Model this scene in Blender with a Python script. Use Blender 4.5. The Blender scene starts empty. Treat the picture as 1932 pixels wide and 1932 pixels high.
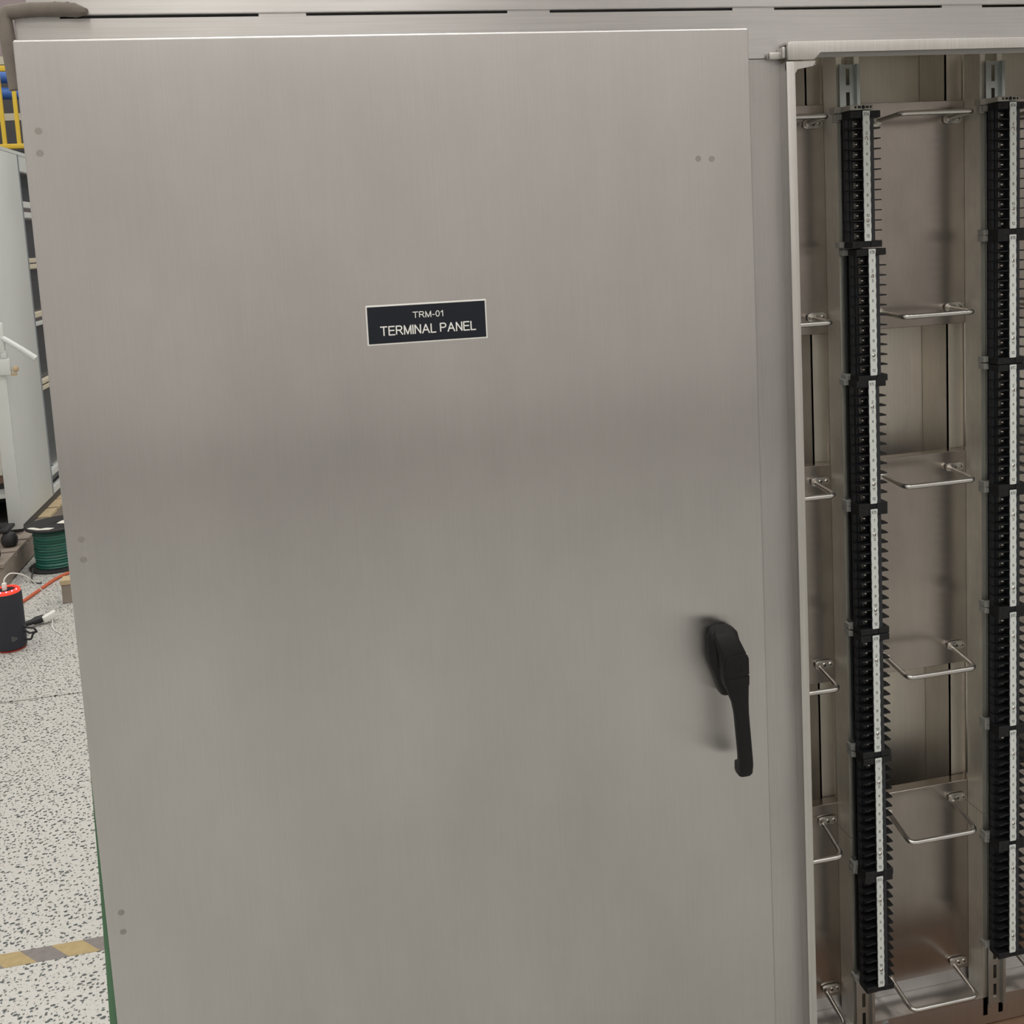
import bpy, bmesh, math, random
from mathutils import Vector, Matrix
R = math.radians
random.seed(7)
S = bpy.context.scene
COL = S.collection

# ---------------------------------------------------------------- camera
cam_d = bpy.data.cameras.new('camera')
cam = bpy.data.objects.new('camera', cam_d)
COL.objects.link(cam)
yaw, pitch, roll = 0.193350, 0.109511, 0.055083
fw = Vector((math.sin(yaw)*math.cos(pitch), math.cos(yaw)*math.cos(pitch), -math.sin(pitch)))
rt = Vector((math.cos(yaw), -math.sin(yaw), 0)); dn = fw.cross(rt)
r2 = rt*math.cos(roll) + dn*math.sin(roll)
d2 = -rt*math.sin(roll) + dn*math.cos(roll)
m = Matrix((r2, -d2, -fw)).transposed().to_4x4()
m.translation = Vector((0, 0, 1.6))
cam.matrix_world = m
cam_d.sensor_width = 36.0
cam_d.sensor_fit = 'HORIZONTAL'
cam_d.lens = 36.0*1885/1932
cam_d.shift_y = -(966-644)/1932
cam_d.clip_start = 0.02
S.camera = cam

# ---------------------------------------------------------------- view, world, lamps
S.view_settings.view_transform = 'Standard'
S.view_settings.look = 'None'
S.view_settings.gamma = 1.0
S.view_settings.use_curve_mapping = False
S.view_settings.exposure = -0.16
S.cycles.use_denoising = True
S.cycles.max_bounces = 10
S.cycles.diffuse_bounces = 5
S.cycles.glossy_bounces = 6
S.cycles.sample_clamp_indirect = 6.0
W = bpy.data.worlds.new('hall_air'); S.world = W
W.use_nodes = True
W.node_tree.nodes['Background'].inputs[0].default_value = (0.9, 0.95, 1.0, 1)
W.node_tree.nodes['Background'].inputs[1].default_value = 0.15

def lamp(name, loc, sx, sy, power, col=(1.0, 0.95, 0.86), rot=(0, 0, 0)):
    d = bpy.data.lights.new(name, 'AREA'); d.shape = 'RECTANGLE'
    d.size = sx; d.size_y = sy; d.energy = power; d.color = col
    o = bpy.data.objects.new(name, d); COL.objects.link(o)
    o.location = loc; o.rotation_euler = rot
    return o
# rows of long ceiling lamps of the hall
for lx, w in ((-7.2, 0.5), (-4.0, 0.5), (-0.75, 0.95), (0.64, 0.2), (3.8, 0.5), (7.0, 0.5)):
    for ly in (-2.4, 1.6, 5.8, 10.2):
        lamp('ceiling_lamp', (lx, ly, 7.2), w, 2.4, 62, (1.0, 0.98, 0.945))

# unseen cream lamp added behind the camera to brighten the header's left
lamp('header_fill', (-1.0, -4.12, 5.5), 1.15, 1.7, 24, (1.0, 0.95, 0.80), (R(90), 0, 0))

# ---------------------------------------------------------------- materials
def newmat(name):
    mt = bpy.data.materials.new(name); mt.use_nodes = True
    nt = mt.node_tree
    return mt, nt, nt.nodes['Principled BSDF']

def plain(name, col, rough=0.5, metal=0.0, noise=0.0, scale=20.0, bump=0.0, emit=None, spec=0.5):
    mt, nt, b = newmat(name)
    b.inputs['Base Color'].default_value = (*col, 1)
    b.inputs['Roughness'].default_value = rough
    b.inputs['Metallic'].default_value = metal
    b.inputs['Specular IOR Level'].default_value = spec
    if noise or bump:
        tc = nt.nodes.new('ShaderNodeTexCoord')
        n = nt.nodes.new('ShaderNodeTexNoise'); n.inputs['Scale'].default_value = scale
        n.inputs['Detail'].default_value = 4
        nt.links.new(tc.outputs['Object'], n.inputs['Vector'])
        if noise:
            mx = nt.nodes.new('ShaderNodeMix'); mx.data_type = 'RGBA'
            mx.inputs[6].default_value = (*[c*(1-noise) for c in col], 1)
            mx.inputs[7].default_value = (*[min(1, c*(1+noise)) for c in col], 1)
            nt.links.new(n.outputs['Fac'], mx.inputs[0])
            nt.links.new(mx.outputs[2], b.inputs['Base Color'])
        if bump:
            bp = nt.nodes.new('ShaderNodeBump'); bp.inputs['Strength'].default_value = bump
            bp.inputs['Distance'].default_value = 0.001
            nt.links.new(n.outputs['Fac'], bp.inputs['Height'])
            nt.links.new(bp.outputs['Normal'], b.inputs['Normal'])
    if emit:
        b.inputs['Emission Color'].default_value = (*emit[0], 1)
        b.inputs['Emission Strength'].default_value = emit[1]
    return mt

def brushed(name, col, rough, aniso, grain, smudge=0.12, streak=0.06, bump=0.05, blot=2.2):
    """stainless sheet; grain 'Z' = vertical brush lines, 'X' = horizontal brush lines"""
    mt, nt, b = newmat(name)
    N, L = nt.nodes, nt.links
    b.inputs['Metallic'].default_value = 1.0
    b.inputs['Anisotropic'].default_value = aniso
    # brush lines run along the grain, so the tangent lies in the sheet and across it
    ge = N.new('ShaderNodeNewGeometry')
    tg = N.new('ShaderNodeVectorMath'); tg.operation = 'CROSS_PRODUCT'
    L.new(ge.outputs['True Normal'], tg.inputs[0])
    tg.inputs[1].default_value = (0.011, 0.017, 1) if grain == 'Z' else (1, 0.017, 0.011)
    tn = N.new('ShaderNodeVectorMath'); tn.operation = 'NORMALIZE'
    L.new(tg.outputs[0], tn.inputs[0]); L.new(tn.outputs[0], b.inputs['Tangent'])
    tc = N.new('ShaderNodeTexCoord')
    mp = N.new('ShaderNodeMapping')
    mp.inputs['Scale'].default_value = (420, 420, 7) if grain == 'Z' else (7, 420, 420)
    L.new(tc.outputs['Object'], mp.inputs[0])
    n1 = N.new('ShaderNodeTexNoise'); n1.inputs['Scale'].default_value = 1.0; n1.inputs['Detail'].default_value = 1.5
    L.new(mp.outputs[0], n1.inputs['Vector'])
    mp2 = N.new('ShaderNodeMapping')
    mp2.inputs['Scale'].default_value = (blot*2, blot*2, blot) if grain == 'Z' else (blot, blot*2, blot*2)
    L.new(tc.outputs['Object'], mp2.inputs[0])
    n2 = N.new('ShaderNodeTexNoise'); n2.inputs['Scale'].default_value = 1.0; n2.inputs['Detail'].default_value = 5
    n2.inputs['Roughness'].default_value = 0.62
    L.new(mp2.outputs[0], n2.inputs['Vector'])
    # colour: streaks plus handling smudges
    def scaled(sock, lo, hi):
        r = N.new('ShaderNodeMapRange'); r.inputs['From Min'].default_value = 0.3; r.inputs['From Max'].default_value = 0.7
        r.inputs['To Min'].default_value = lo; r.inputs['To Max'].default_value = hi
        L.new(sock, r.inputs['Value']); return r.outputs['Result']
    a = scaled(n1.outputs['Fac'], 1-streak, 1+streak); c = scaled(n2.outputs['Fac'], 1-smudge, 1+smudge*0.5)
    mul = N.new('ShaderNodeMath'); mul.operation = 'MULTIPLY'; L.new(a, mul.inputs[0]); L.new(c, mul.inputs[1])
    vm = N.new('ShaderNodeVectorMath'); vm.operation = 'SCALE'; vm.inputs[0].default_value = col
    L.new(mul.outputs[0], vm.inputs['Scale'])
    L.new(vm.outputs[0], b.inputs['Base Color'])
    r1 = scaled(n2.outputs['Fac'], rough*1.06, rough*0.95)
    L.new(r1, b.inputs['Roughness'])
    bp = N.new('ShaderNodeBump'); bp.inputs['Strength'].default_value = bump; bp.inputs['Distance'].default_value = 0.0006
    if bump:
        L.new(n1.outputs['Fac'], bp.inputs['Height']); L.new(bp.outputs['Normal'], b.inputs['Normal'])
    return mt

M = {}
SS = (0.588, 0.574, 0.566)
M['door'] = brushed('brushed_steel_door', SS, 0.315, 0.9, 'Z', smudge=0.08, streak=0.016, bump=0.04)
M['header'] = brushed('brushed_steel_header', SS, 0.44, 0.85, 'X', smudge=0.06, streak=0.05)
M['post'] = brushed('brushed_steel_post', SS, 0.38, 0.75, 'Z', smudge=0.12, streak=0.03)
M['lip'] = brushed('steel_lip', (0.64, 0.625, 0.605), 0.42, 0.3, 'Z', smudge=0.08)
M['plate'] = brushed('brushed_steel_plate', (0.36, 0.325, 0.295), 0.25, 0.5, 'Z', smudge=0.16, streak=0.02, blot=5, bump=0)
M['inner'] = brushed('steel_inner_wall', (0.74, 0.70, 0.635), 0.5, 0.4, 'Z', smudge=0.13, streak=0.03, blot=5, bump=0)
M['roofin'] = brushed('steel_inner_roof', (0.86, 0.82, 0.74), 0.6, 0.2, 'X', smudge=0.06)
M['strut'] = brushed('steel_strut', (0.82, 0.80, 0.74), 0.5, 0.3, 'Z', smudge=0.16, streak=0.03, blot=8, bump=0)
M['zinc'] = plain('zinc_plated_steel', (0.50, 0.54, 0.54), 0.35, 1.0, 0.15, 30)
M['rod'] = plain('steel_rod', (0.55, 0.54, 0.52), 0.28, 1.0, 0.08, 60)
M['chrome'] = plain('screw_metal', (0.70, 0.68, 0.64), 0.22, 1.0)
M['screw'] = plain('screw_head_metal', (0.85, 0.82, 0.78), 0.3, 1.0)
M['mark'] = plain('stud_mark', (0.40, 0.38, 0.36), 0.45, 1.0, 0.1, 300)
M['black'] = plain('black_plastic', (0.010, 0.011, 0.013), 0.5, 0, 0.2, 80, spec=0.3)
M['blackbase'] = plain('black_moulding', (0.014, 0.017, 0.022), 0.5, 0, 0.2, 80)
M['handle'] = plain('handle_plastic', (0.008, 0.008, 0.0085), 0.45, 0, 0.1, 200, bump=0.1, spec=0.22)
M['dark'] = plain('dark_hole', (0.006, 0.006, 0.006), 0.8)
M['washer'] = plain('dark_clamp_metal', (0.16, 0.15, 0.14), 0.4, 1.0)
M['white'] = plain('label_white', (0.70, 0.74, 0.72), 0.5)
M['ink'] = plain('label_ink', (0.03, 0.035, 0.04), 0.6)
M['clip'] = plain('grey_clip', (0.27, 0.27, 0.255), 0.5, 0, 0.1, 100)
M['endclip'] = plain('pale_grey_clip', (0.36, 0.35, 0.32), 0.5, 0, 0.1, 100)
M['signface'] = plain('sign_black', (0.011, 0.014, 0.022), 0.45, spec=0.3)
M['signwhite'] = plain('sign_white', (0.88, 0.88, 0.85), 0.5)
M['foam'] = plain('grey_foam', (0.20, 0.175, 0.15), 0.9, 0, 0.25, 60, bump=0.6)
M['green'] = plain('green_edge', (0.09, 0.21, 0.11), 0.35, 0, 0.15, 20)
M['pan'] = plain('enclosure_floor_pan', (0.22, 0.135, 0.085), 0.4, 0.2, 0.3, 9)  # brown of a reflection put into the pan's colour
M['cabinet'] = plain('white_cabinet_paint', (0.60, 0.62, 0.60), 0.35, 0, 0.05, 3)
M['cream'] = plain('cream_paint', (0.55, 0.50, 0.38), 0.6)
M['slate'] = plain('dark_glass_panel', (0.045, 0.055, 0.06), 0.25)
M['slate2'] = plain('blue_grey_panel', (0.20, 0.23, 0.25), 0.35)
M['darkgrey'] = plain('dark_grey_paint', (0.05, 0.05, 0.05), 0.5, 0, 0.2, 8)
M['yellow'] = plain('yellow_paint', (0.62, 0.42, 0.03), 0.5)
M['blue'] = plain('blue_tarp', (0.04, 0.13, 0.42), 0.45, 0, 0.3, 9)
M['wood'] = plain('grey_wood', (0.24, 0.20, 0.165), 0.8, 0, 0.3, 14, bump=0.4)
M['palewood'] = plain('pale_wood', (0.46, 0.36, 0.22), 0.75, 0, 0.2, 14)
M['rubber'] = plain('black_rubber', (0.012, 0.012, 0.013), 0.55)
M['orange'] = plain('orange_cable', (0.48, 0.10, 0.04), 0.5)
M['whitecable'] = plain('white_cable', (0.72, 0.72, 0.68), 0.5)
M['spkr'] = plain('speaker_cloth', (0.017, 0.019, 0.028), 0.7, 0, 0.2, 200, bump=0.3)
M['redglow'] = plain('red_glow_ring', (0.5, 0.03, 0.02), 0.4, emit=((1.0, 0.07, 0.03), 0.7))
M['led'] = plain('violet_light', (0.5, 0.4, 0.8), 0.4, emit=((0.6, 0.5, 1.0), 2.0))
M['red'] = plain('red_plastic', (0.45, 0.04, 0.03), 0.5)
M['brown'] = plain('brown_leatherette', (0.16, 0.09, 0.065), 0.6, 0, 0.2, 12)
M['paper'] = plain('white_paper', (0.68, 0.67, 0.60), 0.8, 0, 0.06, 30)
M['wallgrey'] = plain('hall_wall_paint', (0.72, 0.70, 0.685), 0.8, 0, 0.05, 0.6)
M['wallback'] = plain('mauve_wall_paint', (0.20, 0.17, 0.18), 0.8, 0, 0.05, 0.6)
M['mauve'] = plain('mauve_panel_paint', (0.30, 0.245, 0.25), 0.8, 0, 0.05, 0.6)
M['reflband'] = plain('reflection_band_paint', (0.48, 0.455, 0.445), 0.6)
M['ceil'] = plain('hall_ceiling', (0.42, 0.40, 0.38), 0.9, 0, 0.1, 0.4)

def wire_mat():
    mt, nt, b = newmat('green_wire_winding'); N, L = nt.nodes, nt.links
    tc = N.new('ShaderNodeTexCoord'); mp = N.new('ShaderNodeMapping'); mp.inputs['Scale'].default_value = (3, 3, 90)
    n = N.new('ShaderNodeTexNoise'); n.inputs['Scale'].default_value = 1.0; n.inputs['Detail'].default_value = 3
    L.new(tc.outputs['Object'], mp.inputs[0]); L.new(mp.outputs[0], n.inputs['Vector'])
    cr = N.new('ShaderNodeValToRGB')
    cr.color_ramp.elements[0].position = 0.3; cr.color_ramp.elements[0].color = (0.003, 0.035, 0.026, 1)
    cr.color_ramp.elements[1].position = 0.7; cr.color_ramp.elements[1].color = (0.012, 0.14, 0.10, 1)
    L.new(n.outputs['Fac'], cr.inputs[0]); L.new(cr.outputs[0], b.inputs['Base Color'])
    b.inputs['Roughness'].default_value = 0.4
    return mt
M['wire'] = wire_mat()

def floor_mat():
    mt, nt, b = newmat('white_flecked_epoxy'); N, L = nt.nodes, nt.links
    tc = N.new('ShaderNodeTexCoord')
    def flecks(scale, sx, sy, rot, thr, off):
        mp = N.new('ShaderNodeMapping'); mp.inputs['Rotation'].default_value = (0, 0, rot)
        mp.inputs['Scale'].default_value = (scale*sx, scale*sy, 1); mp.inputs['Location'].default_value = (off, off*1.7, 0)
        L.new(tc.outputs['Object'], mp.inputs[0])
        # ragged outlines
        nz = N.new('ShaderNodeTexNoise'); nz.inputs['Scale'].default_value = 3.2; nz.inputs['Detail'].default_value = 2
        L.new(mp.outputs[0], nz.inputs['Vector'])
        ad = N.new('ShaderNodeVectorMath'); ad.operation = 'MULTIPLY_ADD'
        ad.inputs[1].default_value = (0.45, 0.45, 0); L.new(nz.outputs['Color'], ad.inputs[0]); L.new(mp.outputs[0], ad.inputs[2])
        v = N.new('ShaderNodeTexVoronoi'); v.voronoi_dimensions = '2D'; v.inputs['Scale'].default_value = 1.0
        L.new(ad.outputs[0], v.inputs['Vector'])
        sp = N.new('ShaderNodeSeparateColor'); L.new(v.outputs['Color'], sp.inputs[0])
        ml = N.new('ShaderNodeMath'); ml.operation = 'MULTIPLY'; ml.inputs[1].default_value = thr
        L.new(sp.outputs[0], ml.inputs[0])
        ls = N.new('ShaderNodeMath'); ls.operation = 'LESS_THAN'
        L.new(v.outputs['Distance'], ls.inputs[0]); L.new(ml.outputs[0], ls.inputs[1])
        return ls.outputs[0], sp.outputs[1]
    f1, c1 = flecks(52, 1.0, 1.6, 0.5, 0.31, 0.0)
    f2, c2 = flecks(58, 1.6, 1.0, -0.6, 0.25, 5.3)
    f3, c3 = flecks(95, 1.0, 1.3, 0.9, 0.30, 9.1)
    nb = N.new('ShaderNodeTexNoise'); nb.inputs['Scale'].default_value = 1.3; nb.inputs['Detail'].default_value = 4
    L.new(tc.outputs['Object'], nb.inputs['Vector'])
    base = N.new('ShaderNodeMix'); base.data_type = 'RGBA'
    base.inputs[6].default_value = (0.455, 0.45, 0.42, 1); base.inputs[7].default_value = (0.53, 0.525, 0.495, 1)
    L.new(nb.outputs['Fac'], base.inputs[0])
    cur = base.outputs[2]
    for f, colr in ((f3, (0.40, 0.37, 0.33, 1)), (f2, (0.085, 0.095, 0.09, 1)), (f1, (0.055, 0.065, 0.065, 1))):
        mx = N.new('ShaderNodeMix'); mx.data_type = 'RGBA'
        L.new(f, mx.inputs[0]); L.new(cur, mx.inputs[6]); mx.inputs[7].default_value = colr
        cur = mx.outputs[2]
    L.new(cur, b.inputs['Base Color'])
    b.inputs['Roughness'].default_value = 0.35
    return mt
M['floor'] = floor_mat()

def hazard_mat():
    mt, nt, b = newmat('hazard_stripes'); N, L = nt.nodes, nt.links
    tc = N.new('ShaderNodeTexCoord'); sp = N.new('ShaderNodeSeparateXYZ'); L.new(tc.outputs['Object'], sp.inputs[0])
    ad = N.new('ShaderNodeMath'); ad.operation = 'ADD'; L.new(sp.outputs[0], ad.inputs[0]); L.new(sp.outputs[1], ad.inputs[1])
    ml = N.new('ShaderNodeMath'); ml.operation = 'MULTIPLY'; ml.inputs[1].default_value = 1/0.138; L.new(ad.outputs[0], ml.inputs[0])
    fr = N.new('ShaderNodeMath'); fr.operation = 'FRACT'; L.new(ml.outputs[0], fr.inputs[0])
    gt = N.new('ShaderNodeMath'); gt.operation = 'GREATER_THAN'; gt.inputs[1].default_value = 0.5; L.new(fr.outputs[0], gt.inputs[0])
    nz = N.new('ShaderNodeTexNoise'); nz.inputs['Scale'].default_value = 60; nz.inputs['Detail'].default_value = 5
    L.new(tc.outputs['Object'], nz.inputs['Vector'])
    mx = N.new('ShaderNodeMix'); mx.data_type = 'RGBA'; L.new(gt.outputs[0], mx.inputs[0])
    mx.inputs[6].default_value = (0.36, 0.275, 0.13, 1); mx.inputs[7].default_value = (0.185, 0.165, 0.155, 1)
    mr = N.new('ShaderNodeMapRange'); mr.inputs['To Min'].default_value = 0.75; mr.inputs['To Max'].default_value = 1.2
    L.new(nz.outputs['Fac'], mr.inputs['Value'])
    vm = N.new('ShaderNodeVectorMath'); vm.operation = 'SCALE'; L.new(mx.outputs[2], vm.inputs[0]); L.new(mr.outputs[0], vm.inputs['Scale'])
    L.new(vm.outputs[0], b.inputs['Base Color']); b.inputs['Roughness'].default_value = 0.6
    return mt
M['hazard'] = hazard_mat()

# ---------------------------------------------------------------- builders (all sizes in mm)
class MB:
    def __init__(self): self.bm = bmesh.new()
    def V(self, p): return self.bm.verts.new((p[0]/1000, p[1]/1000, p[2]/1000))
    def face(self, vs):
        try: return self.bm.faces.new(vs)
        except ValueError: return None
    def box(self, x0, x1, y0, y1, z0, z1, bevel=0, seg=2):
        v = [self.V(p) for p in ((x0,y0,z0),(x1,y0,z0),(x1,y1,z0),(x0,y1,z0),(x0,y0,z1),(x1,y0,z1),(x1,y1,z1),(x0,y1,z1))]
        fs = [self.face([v[i] for i in q]) for q in ((3,2,1,0),(4,5,6,7),(0,1,5,4),(1,2,6,5),(2,3,7,6),(3,0,4,7))]
        if bevel:
            es = set(e for f in fs for e in f.edges)
            bmesh.ops.bevel(self.bm, geom=list(es), offset=bevel/1000, segments=seg, profile=0.5, affect='EDGES')
        return self
    def prism(self, pts, d, a0, a1, bevel=0):
        """outline pts in the two axes other than d, swept along axis d"""
        ax = {'X': (1, 2, 0), 'Y': (0, 2, 1), 'Z': (0, 1, 2)}[d]
        def P(p, a):
            q = [0, 0, 0]; q[ax[0]], q[ax[1]], q[ax[2]] = p[0], p[1], a
            return self.V(q)
        A = [P(p, a0) for p in pts]; B = [P(p, a1) for p in pts]; n = len(pts)
        fs = [self.face(A[::-1]), self.face(B)]
        for i in range(n): fs.append(self.face([A[i], A[(i+1) % n], B[(i+1) % n], B[i]]))
        if bevel:
            es = set(e for f in fs[:2] for e in f.edges)
            bmesh.ops.bevel(self.bm, geom=list(es), offset=bevel/1000, segments=2, profile=0.5, affect='EDGES')
        return self
    def loft(self, rings, closed=False, caps=True):
        vr = [[self.V(p) for p in r] for r in rings]; n = len(vr[0])
        m = len(vr)
        for k in range(m if closed else m-1):
            a, b = vr[k], vr[(k+1) % m]
            for i in range(n): self.face([a[i], a[(i+1) % n], b[(i+1) % n], b[i]])
        if caps and not closed:
            self.face(vr[0][::-1]); self.face(vr[-1])
        return self
    def cyl(self, c, axis, r, h, n=20, r2=None):
        ax = Vector(axis).normalized(); u = ax.orthogonal().normalized(); w = ax.cross(u); c = Vector(c)
        r2 = r if r2 is None else r2
        ring = lambda o, q: [o + (u*math.cos(2*math.pi*i/n) + w*math.sin(2*math.pi*i/n))*q for i in range(n)]
        return self.loft([ring(c, r), ring(c+ax*h, r2)])
    def lathe(self, c, prof, n=32):
        rings = [[(c[0]+r*math.cos(2*math.pi*i/n), c[1]+r*math.sin(2*math.pi*i/n), c[2]+z) for i in range(n)] for r, z in prof]
        return self.loft(rings)
    def tube(self, pts, r, n=10, rad=None):
        P = [Vector(p) for p in pts]; rings = []; u = None
        for i, p in enumerate(P):
            t = (P[min(i+1, len(P)-1)] - P[max(i-1, 0)]).normalized()
            if u is None: u = t.orthogonal().normalized()
            u = (u - t*u.dot(t)).normalized(); w = t.cross(u)
            q = rad[i] if rad else r
            rings.append([p + (u*math.cos(2*math.pi*k/n) + w*math.sin(2*math.pi*k/n))*q for k in range(n)])
        return self.loft(rings)
    def sphere(self, c, r, n=12, sz=1.0):
        prof = [(max(0.02, r*math.sin(math.pi*k/n)), -r*sz*math.cos(math.pi*k/n)) for k in range(n+1)]
        return self.lathe(c, prof, 2*n)
    def build(self, name, mat, parent=None, smooth=True, angle=35):
        bm = self.bm
        bmesh.ops.recalc_face_normals(bm, faces=bm.faces)
        if smooth:
            for f in bm.faces: f.smooth = True
            for e in bm.edges:
                if len(e.link_faces) == 2 and e.calc_face_angle(0) > R(angle): e.smooth = False
        me = bpy.data.meshes.new(name); bm.to_mesh(me); bm.free()
        me.materials.append(M[mat] if isinstance(mat, str) else mat)
        o = bpy.data.objects.new(name, me); COL.objects.link(o)
        if parent: o.parent = parent
        return o

def empty(name, label, cat, loc=(0, 0, 0), group=None):
    o = bpy.data.objects.new(name, None); COL.objects.link(o); o.empty_display_size = 0.05
    o.location = [c/1000 for c in loc]
    return tag(o, label, cat, group)
def tag(o, label, cat, group=None):
    o['label'] = label; o['category'] = cat
    if group: o['group'] = group
    return o
def struct(o): o['kind'] = 'structure'; return o
def copy_obj(o, parent):
    c = o.copy(); COL.objects.link(c); c.parent = parent; return c
def smooth_path(pts, k=6):
    P = [Vector(p) for p in pts]; out = []
    for i in range(len(P)-1):
        p0, p1, p2, p3 = P[max(i-1, 0)], P[i], P[i+1], P[min(i+2, len(P)-1)]
        for j in range(k):
            t = j/k
            out.append(0.5*((2*p1) + (p2-p0)*t + (2*p0-5*p1+4*p2-p3)*t*t + (3*p1-p0-3*p2+p3)*t**3))
    return out + [P[-1]]
def fillet(pts, r, k=6):
    P = [Vector(p) for p in pts]; out = [P[0]]
    for i in range(1, len(P)-1):
        a = (P[i-1]-P[i]).normalized(); b = (P[i+1]-P[i]).normalized()
        s, e = P[i]+a*r, P[i]+b*r
        for j in range(k+1):
            t = j/k; out.append(s*(1-t)**2 + P[i]*2*t*(1-t) + e*t*t)
    return out + [P[-1]]

# upright sans lettering drawn as strokes
def arc(cx, cy, rx, ry, a0, a1, k=14):
    return [(cx+rx*math.cos(R(a0+(a1-a0)*i/k)), cy+ry*math.sin(R(a0+(a1-a0)*i/k))) for i in range(k+1)]
BOWL = arc(.42, .755, .24, .245, 90, -90, 8)
GLYPH = {
 'T': (.74, [[(0, 1), (.74, 1)], [(.37, 1), (.37, 0)]]),
 'R': (.72, [[(0, 0), (0, 1)] + BOWL + [(0, .51)], [(.36, .51), (.72, 0)]]),
 'M': (.78, [[(0, 0), (0, 1), (.39, 0), (.78, 1), (.78, 0)]]),
 '-': (.28, [[(0, .36), (.28, .36)]]),
 '0': (.52, [arc(.26, .5, .26, .5, 90, 450, 24)]),
 '1': (.27, [[(0, .74), (.14, .84), (.27, 1), (.27, 0)]]),
 '2': (.52, [[(0, .72)] + arc(.26, .73, .25, .27, 170, -35, 12) + [(0, 0), (.52, 0)]]),
 '3': (.52, [arc(.24, .755, .22, .245, 160, -90, 12) + arc(.24, .265, .28, .265, 90, -165, 12)]),
 '4': (.56, [[(.42, 0), (.42, 1), (0, .28), (.56, .28)]]),
 '5': (.52, [[(.46, 1), (.10, 1), (.03, .50)] + arc(.24, .325, .27, .325, 125, -160, 14)]),
 '6': (.52, [arc(.27, .315, .25, .315, 90, 450, 20), arc(.29, .55, .28, .45, 35, 180, 10) + [(.01, .34)]]),
 '7': (.52, [[(0, 1), (.52, 1), (.30, .55), (.18, 0)]]),
 '8': (.52, [arc(.26, .765, .22, .235, 90, 450, 20), arc(.26, .265, .26, .265, 90, 450, 20)]),
 '9': (.52, [arc(.25, .685, .25, .315, 90, 450, 20), arc(.23, .45, .28, .45, 215, 360, 10) + [(.51, .66)]]),
 'E': (.64, [[(.64, 1), (0, 1), (0, 0), (.66, 0)], [(0, .53), (.59, .53)]]),
 'I': (.001, [[(0, 0), (0, 1)]]),
 'N': (.66, [[(0, 0), (0, 1), (.66, 0), (.66, 1)]]),
 'A': (.80, [[(0, 0), (.40, 1), (.80, 0)], [(.14, .34), (.66, .34)]]),
 'L': (.54, [[(0, 1), (0, 0), (.54, 0)]]),
 'P': (.66, [[(0, 0), (0, 1)] + BOWL + [(0, .51)]]),
 'B': (.66, [[(0, 0), (0, 1)] + arc(.38, .765, .22, .235, 90, -90, 8) + [(0, .53)], [(.38, .53)] + arc(.40, .265, .26, .265, 90, -90, 8) + [(0, 0)]]),
 'C': (.72, [arc(.38, .5, .38, .5, 45, 315, 20)]),
 'D': (.70, [[(0, 0), (0, 1)] + arc(.30, .5, .40, .5, 90, -90, 12) + [(0, 0)]]),
 'F': (.58, [[(.58, 1), (0, 1), (0, 0)], [(0, .53), (.50, .53)]]),
 'G': (.78, [arc(.39, .5, .39, .5, 50, 320, 20) + [(.76, .18), (.76, .47), (.44, .47)]]),
}
def add_text(mb, body, cx, cz, y, h, w=None, t=0.13, gap=0.26):
    x = 0; strokes = []
    for ch in body:
        if ch == ' ': x += 0.36; continue
        gw, st = GLYPH[ch]
        strokes += [[(x+px, py) for px, py in s] for s in st]
        x += gw + gap
    x -= gap
    hx = (w/h - t)/x if w else 1.0
    r = t/2; lift = 0
    for s in strokes:
        P2 = [Vector(((px - x/2)*hx, (py-0.5)*(1-t))) for px, py in s]
        n = len(P2)
        for i in range(n-1):
            a, b = P2[i], P2[i+1]; d = (b-a).normalized(); q = Vector((-d.y, d.x))*r
            a2 = a - d*r*0.85 if i == 0 and n < 8 else a
            b2 = b + d*r*0.85 if i == n-2 and n < 8 else b
            lift = (lift+1) % 12; yl = y-lift*0.006
            mb.face([mb.V((cx+v.x*h, yl, cz+v.y*h)) for v in (a2-q, b2-q, b2+q, a2+q)])
            if i and abs(d.dot((a-P2[i-1]).normalized())) < 0.98:
                lift = (lift+1) % 12; yl = y-lift*0.006
                mb.face([mb.V((cx+(a.x+r*math.cos(R(45*k)))*h, yl, cz+(a.y+r*math.sin(R(45*k)))*h)) for k in range(8)])

# ---------------------------------------------------------------- the hall
def floor_obj():
    mb = MB()
    XL, XR = -9000, 9000
    ys = [(-4200, 0), (3776, 0), (3777, -14), (3786, -14), (3787, 0), (14000, 0)]
    a = [mb.V((XL, y, z)) for y, z in ys]; b = [mb.V((XR, y, z)) for y, z in ys]
    for i in range(len(ys)-1): mb.face([a[i], b[i], b[i+1], a[i+1]])
    o = mb.build('floor', 'floor', smooth=False)
    return struct(o)
floor_obj()
struct(MB().box(-9000, 9000, 14000, 14100, 0, 7500).build('wall_back', 'wallback', smooth=False))
struct(MB().box(-9000, 9000, -4300, -4200, 0, 7500).build('wall_front', 'wallgrey', smooth=False))
struct(MB().box(-9000, 9000, -4200, -4160, 350, 830).build('reflection_band_1', 'reflband', smooth=False))  # unseen dark band added for the door to reflect
struct(MB().box(-9100, -9000, -4200, 14000, 0, 7500).build('wall_left', 'wallgrey', smooth=False))
struct(MB().box(9000, 9100, -4200, 14000, 0, 7500).build('wall_right', 'wallgrey', smooth=False))
struct(MB().box(-9000, 9000, -4200, 14000, 7500, 7600).build('ceiling', 'ceil', smooth=False))

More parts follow.
